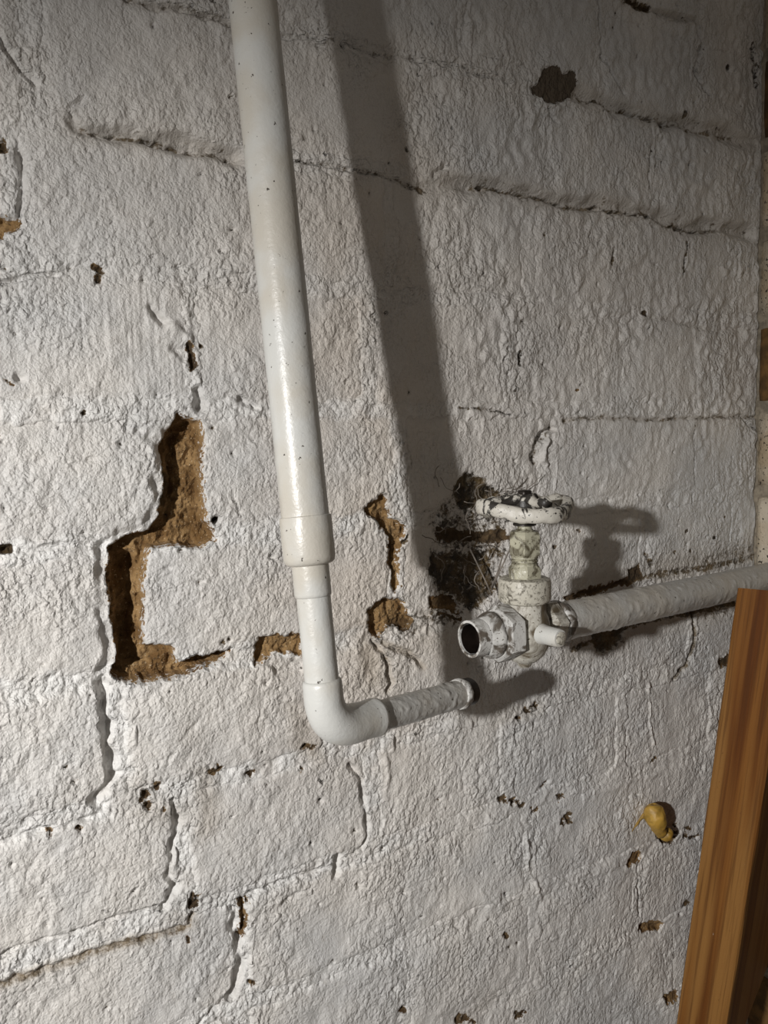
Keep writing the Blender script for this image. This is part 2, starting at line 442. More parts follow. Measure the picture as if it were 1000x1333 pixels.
# bed joints and cracks that read as dark lines
groove([(92, 163), (130, 172), (200, 180), (250, 189), (305, 204)], 5.4, 5.0, .32, stain=.36, warp=.35)
groove([(100, 168), (160, 176), (220, 188), (300, 208)], 1.8, 7.5, .58, stain=.4, warp=.9)
groove([(95, 160), (88, 140), (110, 128)], 1.2, 1.6, .2)
groove([(150, 165), (220, 182), (300, 196)], 1.2, -1.0)
groove([(372, 206), (430, 215), (480, 224), (520, 238), (545, 246)], 1.5, 2.2, .5)
groove([(548, 238), (600, 239), (650, 244), (700, 256), (750, 266), (800, 268), (850, 280), (890, 293), (930, 296), (978, 301)], 7.0, 6.0, .34, stain=.34, warp=.35)
groove([(620, 243), (650, 246), (700, 258), (750, 270), (775, 268), (800, 274), (850, 284), (870, 296), (900, 300), (940, 300)], 2.2, 9.0, .60, stain=.5, warp=.9)
groove([(770, 270), (772, 290), (768, 305)], .8, 1.6, .4)
groove([(560, 228), (585, 214), (612, 222)], 4.0, -5.0)
groove([(566, 226), (580, 218)], 2.0, 4.0)
groove([(546, 246)], 2.6, 5.0, 1.0)
groove([(530, 195)], 1.6, 3.0, .9)
groove([(163, -4), (200, 8), (250, 15), (285, 28), (302, 34)], 2.2, 4.0, .4, stain=.3)
groove([(362, 44), (400, 48), (440, 52), (500, 69), (520, 74), (560, 80), (600, 86), (640, 101), (668, 106)], 1.5, 1.8, .4)
groove([(752, 121), (790, 135), (830, 149), (870, 157), (920, 166), (984, 186)], 6.4, 5.4, .32, stain=.30, warp=.35)
groove([(755, 124), (800, 140), (850, 154), (900, 166), (960, 178)], 1.8, 7.5, .55, stain=.4, warp=.9)
groove([(780, -20), (783, 30), (785, 70), (800, 100), (813, 118)], 1.4, 2.4, .3)
groove([(812, 0), (840, 10), (880, 22), (905, 28)], 2.6, 3.0, .35, stain=.3)
groove([(818, 0), (835, 6), (846, 10)], 2.6, 3.0, .85, .5)
groove([(907, 34), (915, 55), (906, 90), (925, 125)], 2.2, 3.4, .35)
groove([(606, 10), (603, 60)], 1.5, 1.6); groove([(715, 140), (727, 160)], 1.5, 1.6)
groove([(950, 88)], 3.0, 4.0, .8); groove([(893, 148)], 2.5, 3.0, .8); groove([(982, 60), (986, 110)], 3, 4, .6)
groove([(855, 180), (860, 240)], 1.6, -1.6); groove([(848, 190), (846, 245)], 1.1, 1.6, .4)
groove([(500, 378), (560, 372), (640, 384), (700, 392)], 2.5, 1.0, .15)
groove([(840, 408)], 2.4, 3.0, .9, .9); groove([(850, 412), (900, 424), (930, 430)], 1.6, 1.0, .3, stain=.2)
groove([(735, 547), (760, 545), (800, 545), (850, 546), (900, 545), (960, 542), (986, 543)], 1.6, 2.2, .5, stain=.35)
groove([(597, 532), (640, 533), (665, 540)], 1.2, 1.3, .6)
groove([(697, 602), (697, 580), (706, 566), (718, 560)], 3.6, 6.5, .45, soft=.5)
groove([(712, 575), (708, 600), (716, 612)], 3.2, -2.6)
groove([(727, 562), (724, 610), (722, 640)], 1.0, -1.2)
groove([(903, 545), (905, 600), (902, 660)], .7, 1.0, .45, warp=.5)
groove([(679, 458), (677, 475)], 1.4, 3.0, .9); groove([(752, 508)], 2.0, 2.0, .4, .9)
groove([(800, 325), (796, 345)], 1.4, 2.4, .7); groove([(893, 315), (890, 355)], 1.2, 2.4, .7)
groove([(963, 320), (966, 350), (965, 398)], 2.2, -2.0); groove([(930, 400), (932, 450), (940, 490), (946, 528)], 2.4, -2.6)
groove([(720, 320), (722, 360)], 2, -1.2)
groove([(970, 545), (985, 560), (984, 640)], 1.6, 2.0, .4)
groove([(27, 195), (30, 230), (25, 292)], 2.2, 3.0)
groove([(0, 45), (18, 82), (45, 112)], 2.4, 3.4); groove([(0, 370), (30, 362), (75, 356)], 1.4, 2.2, .3)
groove([(25, 490)], 3.4, 3.6); groove([(196, 400), (212, 418)], 3.4, 4.6); groove([(234, 456)], 6.0, 5.5, .1)
groove([(247, 448), (252, 480)], 2.0, 3.5, .7, 1.0); groove([(262, 450)], 1.5, 3, .8, .8)
groove([(257, 508), (260, 532)], 3.2, 5.5, .2); groove([(181, 558)], 3.6, 4.6)
groove([(312, 520), (330, 528)], 2.6, 4.5); groove([(112, 537)], 1.6, 3.0, .8, .8)
groove([(225, 425), (245, 440)], 4, -2.5); groove([(248, 405)], 3.5, -2)
groove([(0, 716), (12, 715)], 2.0, 4.0, 1.0, .6); groove([(30, 715), (70, 712), (130, 706)], 1.6, 1.6, .15)
groove([(300, 640), (312, 668)], 1.0, 1.6)
groove([(139, 886), (136, 930), (142, 980), (145, 1010), (128, 1043)], 4.2, 6.6, .1, soft=.5)
groove([(172, 900), (178, 970), (195, 1000)], 2.0, -1.6)
groove([(0, 1098), (40, 1086), (90, 1077), (130, 1057)], 1.8, 2.2)
groove([(228, 1042), (233, 1070), (222, 1110), (218, 1136), (229, 1154), (214, 1182)], 2.7, 5.0, .2)
groove([(0, 1246), (30, 1232), (110, 1211), (150, 1196), (195, 1184), (214, 1180)], 1.5, 2.6)
groove([(0, 1262), (100, 1228), (200, 1196)], 4.5, -1.6)
groove([(0, 1283), (40, 1269), (100, 1252), (130, 1241), (160, 1229), (200, 1221), (245, 1206), (252, 1190)], 2.2, 3.6, .55, stain=.7)
groove([(306, 1186), (311, 1230), (313, 1270), (303, 1296)], 3.8, 7.0, .1, soft=.5)
groove([(315, 1172), (319, 1200), (317, 1225)], 1.8, 4, .4, 1.0)
groove([(303, 1296), (280, 1312), (258, 1335)], 1.3, 2.0, .2)
groove([(330, 1205), (327, 1270)], 1.6, -1.3)
groove([(456, 995), (470, 1015), (477, 1050), (478, 1090), (470, 1106)], 2.3, 4.4)
groove([(440, 1118), (437, 1138)], 3.4, 5.0)
groove([(468, 1108), (430, 1130), (380, 1146), (326, 1162)], 1.3, 1.5)
groove([(258, 1060), (257, 1132)], 2.2, -1.5); groove([(506, 980), (503, 1040), (498, 1095)], 2.8, -1.6)
groove([(486, 835), (500, 858), (511, 888), (505, 895)], 2.2, 4.6, .35, stain=.5)
groove([(500, 838), (530, 850), (552, 868)], 2.0, 3.4, .25, stain=.6)
groove([(480, 835), (485, 880)], 6, 1.5, .2, stain=.55)
groove([(520, 835), (560, 845), (590, 840)], 6, -2.5)
groove([(900, 778), (904, 830), (903, 850), (895, 866), (879, 882)], 1.9, 5.0, .75, stain=.5)
groove([(685, 1075), (687, 1130), (706, 1172)], 2.4, -1.6); groove([(845, 890), (850, 985)], 2.0, -1.8)
groove([(830, 1124), (833, 1192)], 1.2, 2.2, .3)
groove([(215, 1000), (240, 957), (265, 928)], 1.0, .9, .15)
groove([(235, 940), (222, 900)], 2.5, -1.2)
# small spots where the paint has come away
for x, y, r in [(4, 186, 3.2), (125, 355, 3.6), (128, 364, 2.4), (656, 1039, 2.4), (668, 1046, 2.4), (676, 1049, 2.8), (694, 1053, 2.6), (737, 1067, 4.2),
                (729, 1040, 2.6), (709, 1021, 1.8), (852, 990, 2.4), (662, 1218, 2.2), (276, 1002, 4.2), (284, 998, 3.0), (186, 1037, 2.8), (192, 1048, 2.6), (204, 1025, 2.2),
                (214, 1052, 2.0), (67, 1083, 2.4), (103, 1080, 2.0), (256, 1168, 3.6), (258, 1176, 2.8), (316, 1170, 3.4), (245, 1225, 2.0), (329, 1280, 2.4),
                (604, 1326, 5.0), (679, 1320, 3.4), (525, 1317, 2.0), (700, 920, 2.4), (688, 926, 2.8), (674, 936, 2.2), (400, 970, 3.0), (330, 1006, 2.0), (905, 1088, 4.2),
                (899, 1080, 2.4), (752, 690, 1.4), (98, 1023, 1.6), (880, 1075, 2.0), (894, 1178, 3.0), (882, 1192, 2.2), (390, 1003, 1.6), (12, 495, 1.2)]:
    for q in range(1 if r < 2.3 else 4):
        f = 1.0 if r < 2.3 else .6
        ox, oy = (0, 0) if r < 2.3 else (random.gauss(0, r*.95), random.gauss(0, r*.8))
        groove([(x+ox, y+oy), (x+ox+random.uniform(-4, 4), y+oy+random.uniform(-3, 3))], r*f*random.uniform(.7, 1.1), 3.0, .6, .85, warp=1.0)
for line, w, st in [([(170, 1038), (215, 1056), (240, 1062)], 7, .35), ([(266, 1012), (272, 1045), (268, 1080)], 6, .45), ([(384, 925), (396, 965)], 6, .35), ([(395, 972), (420, 985)], 5, .4), ([(560, 820), (600, 850)], 10, .25),
                    ([(480, 880), (520, 900)], 8, .25), ([(230, 1196), (250, 1200)], 5, .35), ([(650, 935), (700, 922)], 6, .3), ([(640, 1300), (610, 1330)], 6, .2), ([(240, 960), (260, 985)], 7, .15), ([(480, 0), (520, 120), (540, 240)], 14, .25),
                    ([(760, 765), (850, 745), (1000, 715)], 9, .35), ([(740, 850), (850, 815), (960, 790)], 9, .25), ([(940, 430), (975, 545)], 12, .15), ([(470, 820), (440, 850)], 8, .2)]:
    groove(line, w, .2, .18, stain=st)
poly([(0, 283), (14, 286), (26, 291), (22, 303), (8, 306), (0, 309), (-20, 305), (-20, 285)], 3.5)
poly([(822, 1110), (832, 1104), (838, 1114), (830, 1127), (818, 1131), (814, 1122)], 3.2, dirt=.3)
poly([(835, 1202), (850, 1199), (863, 1201), (860, 1211), (845, 1214), (832, 1211)], 3.4, dirt=.4)
poly([(862, 1297), (881, 1288), (885, 1302), (866, 1306)], 3.4, dirt=.4)
poly([(855, 1086), (870, 1080), (884, 1084), (876, 1096), (862, 1100)], 6.0, dirt=.8)
# the raked-out joint by the pipe
SHOULDER = [(204, 572), (211, 600), (211, 645), (203, 672), (190, 690), (160, 697), (134, 708), (137, 800), (143, 860), (140, 893)]
groove(SHOULDER, 6.0, 3.6)
poly([(232, 540), (262, 547), (266, 560), (266, 640), (270, 680), (283, 702), (262, 712), (197, 712), (189, 722), (188, 838), (222, 840), (231, 864), (258, 855),
      (301, 849), (292, 861), (240, 879), (185, 889), (158, 889), (148, 880), (150, 840), (141, 760), (141, 712), (165, 697), (196, 690), (206, 670), (213, 645),
      (213, 610), (207, 582), (216, 560)], 13.0, 1.8, warp=.6)
poly([(143, 716), (182, 716), (184, 842), (200, 868), (160, 884), (152, 872), (153, 838), (144, 760)], 20.0, 5, warp=.5); groove([(216, 655), (220, 620)], 3, 16, .5)
groove([(279, 676)], 2.5, 12, .8, .9)
groove([(228, 560), (236, 600), (232, 650)], 3.5, 15, 0)
poly([(212, 560), (244, 556), (240, 640), (232, 690), (200, 694), (214, 660), (217, 612)], 16.5, 6, warp=.5, bare=False)
poly([(341, 831), (365, 826), (396, 824), (396, 856), (362, 850), (346, 862), (332, 866)], 4.2)
groove([(351, 840)], 2.0, -3)
poly([(346, 864), (362, 852), (396, 857), (394, 878), (365, 884)], 2.2, bare=False, dirt=.35)
poly([(481, 792), (498, 779), (524, 781), (542, 804), (534, 818), (506, 815), (496, 831), (485, 829), (477, 812)], 5.5)
poly([(474, 664), (494, 640), (503, 642), (503, 660), (520, 680), (526, 688), (521, 706), (516, 730), (525, 765), (516, 772), (507, 735), (507, 702), (494, 681), (477, 672)], 5.0)
groove([(524, 705), (530, 698)], 1.4, 3, .8); groove([(512, 690), (512, 750)], 1.6, 8.5, .4)
poly([(512, 800), (548, 803), (560, 815), (540, 830), (510, 826), (498, 832), (500, 818)], 1.5, bare=False, dirt=.45)
# the dark flake high up
poly([(692, 112), (701, 108), (709, 87), (726, 86), (730, 96), (747, 90), (753, 107), (746, 126), (720, 134), (704, 127), (694, 121)], 1.4, 1.0, chip=1.0, warp=.45, floor=.3)
# the grimy hollow behind the handwheel
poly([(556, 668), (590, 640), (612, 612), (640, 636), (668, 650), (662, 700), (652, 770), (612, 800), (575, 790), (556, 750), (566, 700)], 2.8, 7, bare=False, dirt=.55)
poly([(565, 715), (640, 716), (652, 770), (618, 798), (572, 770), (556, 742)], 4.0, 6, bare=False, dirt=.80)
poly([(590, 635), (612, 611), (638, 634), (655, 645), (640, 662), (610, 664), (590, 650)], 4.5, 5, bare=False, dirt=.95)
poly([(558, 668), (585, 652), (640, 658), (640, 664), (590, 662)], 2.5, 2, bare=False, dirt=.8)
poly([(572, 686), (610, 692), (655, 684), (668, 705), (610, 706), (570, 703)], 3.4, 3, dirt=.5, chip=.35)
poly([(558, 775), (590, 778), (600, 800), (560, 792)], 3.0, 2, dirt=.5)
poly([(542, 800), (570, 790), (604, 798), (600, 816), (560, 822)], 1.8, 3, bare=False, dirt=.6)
groove([(575, 800), (600, 806)], 4, 2, .5, .3)
# grime along the valve pipe
poly([(735, 776), (770, 764), (832, 748), (826, 760), (780, 772), (740, 784)], 2.4, 3, dirt=.6, chip=.3)
poly([(820, 742), (833, 738), (840, 752), (822, 756)], 2.2, 2, dirt=.9)
poly([(768, 818), (812, 810), (811, 836), (795, 848), (776, 850)], 3.4, 4, bare=False, dirt=.95)
groove([(745, 845), (775, 835), (810, 815), (860, 805), (955, 785)], 2.6, 1.2, .75)
groove([(835, 752), (870, 746), (930, 738), (990, 722)], 3.2, 1.0, .62)
groove([(843, 720), (848, 735)], 2.5, 2.2, .7); groove([(905, 735), (985, 715)], 6, .6, .45)
poly([(934, 858), (948, 850), (950, 866), (938, 868)], 3.2, 2, dirt=.7)
groove([(920, 800), (945, 795)], 5, 1, .55); groove([(790, 700), (792, 720)], 2, -1.2)
for x, y in [(722, 713), (900, 717), (930, 700), (944, 675), (895, 690), (880, 720)]: groove([(x, y)], 1.5, 1.6, .9)
# many pinholes and drips of paint
for i in range(1000):
    x = rng.uniform(-10, 620); z = rng.uniform(-560, 360)
    sl = window(x, x, z, z, 5); r = rng.uniform(.45, 1.25); d = np.hypot(wx[sl]-x, wz[sl]-z)
    f = np.exp(-(d/r)**2)
    if i % 2 == 0:
        G[sl] = np.maximum(G[sl], 2.2*f); DIRT[sl] = np.maximum(DIRT[sl], .8*f)
    elif i % 4 == 1:
        G[sl] -= .9*f
    else:
        d = np.hypot((wx[sl]-x)/1.2, (wz[sl]-z)/2.6); G[sl] -= .8*np.exp(-(d/r)**2)

R = R*(1-.7*CALM)+CALM*.25*fin          # pointing struck smooth along the clear beds
ZB = 246.68
def bed(k): return ZB-75*k
# brick ends along each course, mm from the camera's foot (course k lies under bed joint k)
COURSES = {
    -2: [-175, -60, 35, 145, 262, 375, 490, 600, 640],
    -1: [-210, 20, 315, 440, 545, 640],
    0: [-175, -60, 45, 160, 275, 388, 500, 612, 640],
    1: [-190, 32, 255, 370, 592, 640],
    2: [-175, -60, 8, 120, 236, 350, 465, 574, 640],
    3: [-230, -112, 113, 258, 384, 612, 640],
    4: [-155, -40, 76, 190, 254, 372, 486, 600, 640],
    5: [-160, 67, 200, 318, 546, 640],
    6: [-125, -10, 102, 230, 345, 460, 575, 640],
    7: [-200, -92, 132, 365, 592, 640],
    8: [-175, -60, 20, 132, 250, 368, 482, 600, 640],
    9: [-160, 70, 300, 520, 640],
    10: [-175, -60, 30, 145, 262, 375, 490, 600, 640],
    11: [-190, -75, 150, 380, 600, 640]}
# how far the pointing sits back: clear joints low on the left, nearly flush elsewhere
LOWL = (1-sstep(180, 300, X))*(1-sstep(-140, -90, Z))
LOWR = sstep(250, 320, X)*(1-sstep(-230, -170, Z))
REC = .35-.45*LOWR+1.7*LOWL+.35*sstep(60, 160, Z)+(.6+.5*LOWR)*noise(X/40, Z/30, 41)
MORT = R*1.1+.75*noise(wx/9, wz/9, 42)+.45*noise(wx/4, wz/4, 43)-REC
SDMAX = np.full_like(X, -99.0); HMAX = np.full_like(X, -99.0)
BR = []
for kc, ends in COURSES.items():
    zt, zb = bed(kc), bed(kc+1)
    for a, b in zip(ends[:-1], ends[1:]):
        off = random.uniform(-.7, .9); tx = random.uniform(-.7, .7); tz = random.uniform(-.5, .5)
        j = 4.6
        xa, xb = a+j+random.uniform(-1.5, 1.5), b-j+random.uniform(-1.5, 1.5)
        za, zc = zb+j+random.uniform(-1.2, 1.2), zt-j+random.uniform(-1.2, 1.2)
        if xb > X1+4: xb = X1+20
        if xa > X1-6 or xb < X0+6: continue
        sl = window(xa, xb, za, zc, 7)
        if sl[0].stop-sl[0].start < 6 or sl[1].stop-sl[1].start < 6: continue
        crisp = 1.0 if (a < 240 and zt < -100) else .55
        off *= .4+.6*crisp; tx *= .4+.6*crisp; tz *= .4+.6*crisp
        x, z = wx[sl], wz[sl]; cx, cz = (xa+xb)/2, (za+zc)/2; hx, hz = (xb-xa)/2, (zc-za)/2; rr = 4.0
        qx = np.abs(x-cx)-hx+rr; qz = np.abs(z-cz)-hz+rr
        sd = -(np.hypot(np.maximum(qx, 0), np.maximum(qz, 0))+np.minimum(np.maximum(qx, qz), 0)-rr)
        H = R[sl]+off+tx*(X[sl]-cx)/hx*.8+tz*(Z[sl]-cz)/hz*.8-(.5+1.3*crisp)*(1-sstep(-1, 5+5*(1-crisp), sd))**1.5-np.maximum(-sd, 0)*1.6
        BR.append((sl, sd, H)); SDMAX[sl] = np.maximum(SDMAX[sl], sd)
        HMAX[sl] = np.where(sd > -4, np.maximum(HMAX[sl], H), HMAX[sl])
MORT = MORT-np.maximum(SDMAX-1.0, 0)*1.1

def grid_mesh(name, x, z, h, keep, attrs, origin):
    keepq = keep[:-1, :-1] | keep[1:, :-1] | keep[:-1, 1:] | keep[1:, 1:]
    if not keepq.any(): return None
    n0, n1 = h.shape
    ids = np.arange(n0*n1).reshape(n0, n1)
    F = np.stack([ids[:-1, :-1], ids[:-1, 1:], ids[1:, 1:], ids[1:, :-1]], -1)[keepq]
    used = np.zeros(n0*n1, bool); used[F.ravel()] = True
    re = np.cumsum(used)-1
    V = np.stack([x.ravel(), -h.ravel(), z.ravel()], -1)[used]-np.asarray(origin)
    return mesh_np(name, V, re[F], {k: a.ravel()[used] for k, a in attrs.items()})
TEX = .55+.75*noise(X/55, Z/45, 91)+.45*noise(X/17, Z/15, 92)
for px, py, rx, rz, v in [(840, 610, 95, 48, .12), (845, 80, 55, 50, .10), (180, 70, 62, 34, .22), (180, 440, 36, 40, .12), (900, 235, 40, 25, .25), (130, 270, 60, 40, .35), (70, 620, 46, 26, .40),
                          (60, 985, 40, 26, .45), (120, 1130, 55, 28, .42), (370, 1070, 50, 25, .40), (250, 790, 40, 28, .45), (860, 350, 45, 40, .35), (310, 590, 20, 40, .3), (840, 480, 50, 28, .25), (240, 940, 36, 25, .4), (150, 1290, 70, 24, .4)]:
    cx, cz = W(px, py); q = np.exp(-(((X-cx)/rx)**4+((Z-cz)/rz)**4)); TEX = TEX*(1-q)+q*(v+.25*noise(X/17, Z/15, 92))
JNT = 1-sstep(-1, 4, SDMAX)
JNT = JNT*(1-.85*LOWR)*(1-.5*sstep(280, 360, X))
TEX = np.clip((TEX+.35*JNT)*(1-.6*CALM), .06, 1.25)
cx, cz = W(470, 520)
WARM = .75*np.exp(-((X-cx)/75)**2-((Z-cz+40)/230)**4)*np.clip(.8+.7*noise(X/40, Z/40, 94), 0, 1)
TONE = JNT*(.25+.6*(1-sstep(180, 320, X))*(1-sstep(0, 60, Z)))*np.clip(.7+noise(X/15, Z/15, 93), 0, 1)
gz_, gx_ = np.gradient(G, S); TEX = TEX/(1+2.2*np.hypot(gx_, gz_)**1.5)       # no brush stipple on the flanks of cracks
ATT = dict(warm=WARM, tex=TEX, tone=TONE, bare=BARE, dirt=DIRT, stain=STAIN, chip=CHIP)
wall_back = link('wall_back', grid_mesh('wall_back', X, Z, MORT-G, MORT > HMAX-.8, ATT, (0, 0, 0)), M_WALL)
wall_back['kind'] = 'structure'
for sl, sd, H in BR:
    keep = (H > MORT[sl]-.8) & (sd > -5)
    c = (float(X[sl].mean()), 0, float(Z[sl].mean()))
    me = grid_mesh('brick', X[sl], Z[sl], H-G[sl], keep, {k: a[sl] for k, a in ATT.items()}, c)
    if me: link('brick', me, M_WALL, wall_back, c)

# ------------------------------------------------------------------ the return wall at the right-hand corner
def rough_block(x0, x1, y0, y1, z0, z1, seed, amp=.8, n=(4, 8, 6)):
    """a brick with softened, uneven faces, centred on the origin"""
    import itertools
    nx, ny, nz = n; idx = {}; V = []; F = []
    c = np.array([(x0+x1)/2, (y0+y1)/2, (z0+z1)/2]); h = np.array([x1-x0, y1-y0, z1-z0])/2
    def vid(i, j, k):
        if (i, j, k) not in idx:
            u = np.array([2*i/nx-1, 2*j/ny-1, 2*k/nz-1])
            p = u*h; r = 3.0
            q = np.clip(p, -(h-r), h-r); d = p-q; L = np.linalg.norm(d)
            if L > 1e-6: p = q+d/L*min(L, r)
            p = p+amp*np.array([noise(np.array([p[1]/14+seed]), np.array([p[2]/14]), 51)[0], noise(np.array([p[0]/14+seed]), np.array([p[2]/14]), 52)[0], noise(np.array([p[0]/14+seed]), np.array([p[1]/14]), 53)[0]])
            idx[(i, j, k)] = len(V); V.append(p)
        return idx[(i, j, k)]
    for j in range(ny):
        for k in range(nz):
            F.append((vid(0, j, k), vid(0, j, k+1), vid(0, j+1, k+1), vid(0, j+1, k)))
            F.append((vid(nx, j, k), vid(nx, j+1, k), vid(nx, j+1, k+1), vid(nx, j, k+1)))
    for i in range(nx):
        for k in range(nz):
            F.append((vid(i, 0, k), vid(i+1, 0, k), vid(i+1, 0, k+1), vid(i, 0, k+1)))
            F.append((vid(i, ny, k), vid(i, ny, k+1), vid(i+1, ny, k+1), vid(i+1, ny, k)))
    for i in range(nx):
        for j in range(ny):
            F.append((vid(i, j, 0), vid(i, j+1, 0), vid(i+1, j+1, 0), vid(i+1, j, 0)))
            F.append((vid(i, j, nz), vid(i+1, j, nz), vid(i+1, j+1, nz), vid(i, j+1, nz)))
    return V, F, c
yy = np.arange(-330, 14, 6.0); zz = np.arange(-600, 393, 6.0)
Yg, Zg = np.meshgrid(yy, zz)
hg = 1.2*noise(Yg/20, Zg/20, 61)+.6*noise(Yg/8, Zg/8, 62)
ids = np.arange(Yg.size).reshape(Yg.shape)
Fg = np.stack([ids[:-1, :-1], ids[1:, :-1], ids[1:, 1:], ids[:-1, 1:]], -1).reshape(-1, 4)
wall_right = link('wall_right', mesh_np('wall_right', np.stack([(628.5+hg).ravel(), Yg.ravel(), Zg.ravel()], -1), Fg), M_SOOT)
wall_right['kind'] = 'structure'
for kc in range(-2, 11):
    ends = [2, -108, -222, -330] if kc % 2 else [2, -52, -165, -278, -330]
    for a, b in zip(ends[:-1], ends[1:]):
        if kc in (2,) or kc >= 6 or (kc in (-1, 5) and a > 0): mt = M_BROWN
        else: mt = M_CREAM
        zt, zb = bed(kc)-5, bed(kc+1)+5
        if kc == 2: zt += 0; zb -= 0
        V, F, c = rough_block(626.5, 700, b+4, a-3, zb, zt, kc*7.3+a)
        link('brick', mesh_np('brick', V, F), mt, wall_right, c)

# ------------------------------------------------------------------ the upright pipe with reducer, elbow and cut stub
top = P(329, 0, 74); low = P(416, 855, 106)
KP = .925      # the pipe run stands well clear of the wall
axis = (low-top)/np.linalg.norm(low-top)
def on_axis(py):
    """point of the pipe's axis that the photograph shows at height py"""
    best = None
    t0, t1 = -400.0, 600.0
    for _ in range(50):
        t = (t0+t1)/2; q = top+axis*t-CAM
        y = 666.5-1000*(q@UPV)/(q@FWD)
        if y < py: t0 = t
        else: t1 = t
    return top+axis*t0
pipe = thing('wall_pipe', 'tall white painted water pipe ending in an elbow and a cut-off stub', 'pipe', low)
up0 = top-axis*200; rA = on_axis(672); rB = on_axis(733); nB = on_axis(776); sA = on_axis(884)
def samp(a, b, step): n = max(2, int(np.linalg.norm(b-a)/step)); return [a+(b-a)*i/n for i in range(n+1)]
part('upper_pipe', tube(samp(up0, rA+axis*4, 2.0), 12.7*KP, 56, .16, 9, seed=2), M_PIPE, pipe)
L = np.linalg.norm(rB-rA)
part('reducer', lathe(rA, axis, [(r*KP, z) for r, z in [(12.6, -.3), (13.6, 0), (13.9, 1.2), (13.9, L*.5), (13.9, L-3), (13.4, L-.8), (12.0, L+.4), (10.2, L+.8)]], 64), M_PIPE, pipe, auto=50)
L = np.linalg.norm(nB-rB)
part('reducer_neck', lathe(rB, axis, [(r*KP, z) for r, z in [(9.9, -1), (9.9, L-1.5), (9.7, L-.3), (9.1, L+.2)]], 56), M_PIPE, pipe, auto=50)
part('lower_pipe', tube(samp(nB-axis*2, sA+axis*4, 2.0), 9.1*KP, 48, .15, 7, seed=5), M_PIPE, pipe)
sB = on_axis(908); cn = on_axis(951)
def along(a, b, px):
    """distance from a towards b at which the photograph shows column px"""
    t0, t1 = 0.0, float(np.linalg.norm(b-a))*1.3; u = (b-a)/np.linalg.norm(b-a)
    for _ in range(40):
        t = (t0+t1)/2; q = a+u*t-CAM
        if 500+1000*(q@RGT)/(q@FWD) < px: t0 = t
        else: t1 = t
    return t0
e0 = P(611, 900, 74); sdir = (e0-cn)/np.linalg.norm(e0-cn)
lr = along(cn, e0, 490)
pth = [sA, sA+axis*.8]+samp(sA+axis*2, sB, 3)
for i in range(1, 15):
    t = i/15; q0, q1, q2 = sB, cn, cn+sdir*lr*.55
    pth.append(q0*(1-t)**2+q1*2*t*(1-t)+q2*t*t)
ring = cn+sdir*lr
pth += samp(cn+sdir*lr*.58, ring, 2)+[ring+sdir*.8]
rad = [9.3, 10.3]+[10.6]*(len(pth)-5)+[11.0, 10.8, 9.0]
rad = [r+(.7*math.sin(math.pi*min(1, max(0, (i-6)/15))) if 6 < i < 21 else 0) for i, r in enumerate(rad)]
part('elbow', tube(pth, [r*KP for r in rad], 56, .15, 8, seed=7), M_PIPE, pipe)
stub = part('stub_pipe', tube(samp(ring-sdir*3, e0-sdir*8.0, 1.0), 8.7*KP, 72, .65, 3.4, seed=9), M_LUMP, pipe)
part('cut_end', pipe_end(samp(e0-sdir*11, e0, 1.0), 8.8*KP, 7.4*KP, 48, .15, 3), M_DARK, pipe, stub, auto=40)
# ragged paint lip round the stub's end
part('paint_collar', tube(samp(e0-sdir*12, e0-sdir*6.4, .8), [r*KP for r in [9.2, 9.6, 9.8, 9.9, 9.9, 9.7, 9.4, 9.0]][:len(samp(e0-sdir*12, e0-sdir*6.4, .8))], 64, .7, 3.2, seed=14), M_NUT, pipe, stub)

# ------------------------------------------------------------------ the stop valve and its pipe
DV = 90.0; KV = .925
vb = P(683, 765, DV); vt = P(684.5, 662, DV)
ax = np.array([0.012, 0, 1.0]); ax /= np.linalg.norm(ax)
def zv(py): return float((P(683, py, DV)-vb)[2])
valve = thing('stop_valve', 'white painted stop valve with chipped handwheel on the pipe running right to the corner', 'valve', P(690, 860, DV))
def lv(name, prof, mat, parent=None, seg=48): return part(name, lathe(vb, ax, [(r*KV, zv(y)) for r, y in prof], seg), mat, valve, parent, auto=35)
body = lv('valve_body', [(3.0, 868), (4.2, 866), (5, 862), (8.5, 859), (12.5, 851), (15.6, 839), (16.6, 826), (16.6, 815), (15.4, 803), (13.9, 795), (13.4, 786), (13.4, 778)], M_VALVE)
lv('bonnet_flange', [(13.6, 784), (15.8, 782), (16.9, 778), (16.9, 757), (16.2, 753), (14.5, 751.5)], M_FLANGE)
part('bonnet_hex', hexnut(vb, ax, [(r*KV, zv(y)) for r, y in [(10.9, 757), (11.1, 752), (11.1, 740), (9.6, 735)]], .35), M_BRASS, valve, auto=28)
lv('gland_neck', [(8.6, 737), (8.6, 733), (7.9, 732), (8.6, 730.5), (8.6, 728.5), (7.9, 727.5), (8.6, 726), (8.6, 721)], M_BRASS)
part('gland_nut', hexnut(vb, ax, [(r*KV, zv(y)) for r, y in [(9.8, 724), (10.9, 720), (10.9, 695), (9.6, 691)]], .2), M_BRASS, valve, auto=28)
lv('stem', [(6.2, 692), (6.0, 690), (4.6, 688), (4.6, 676), (4.2, 660)], M_BRASS)
lv('washer', [(6.8, 684), (7.4, 683.4), (7.4, 681.4), (6.8, 681)], M_DARK)
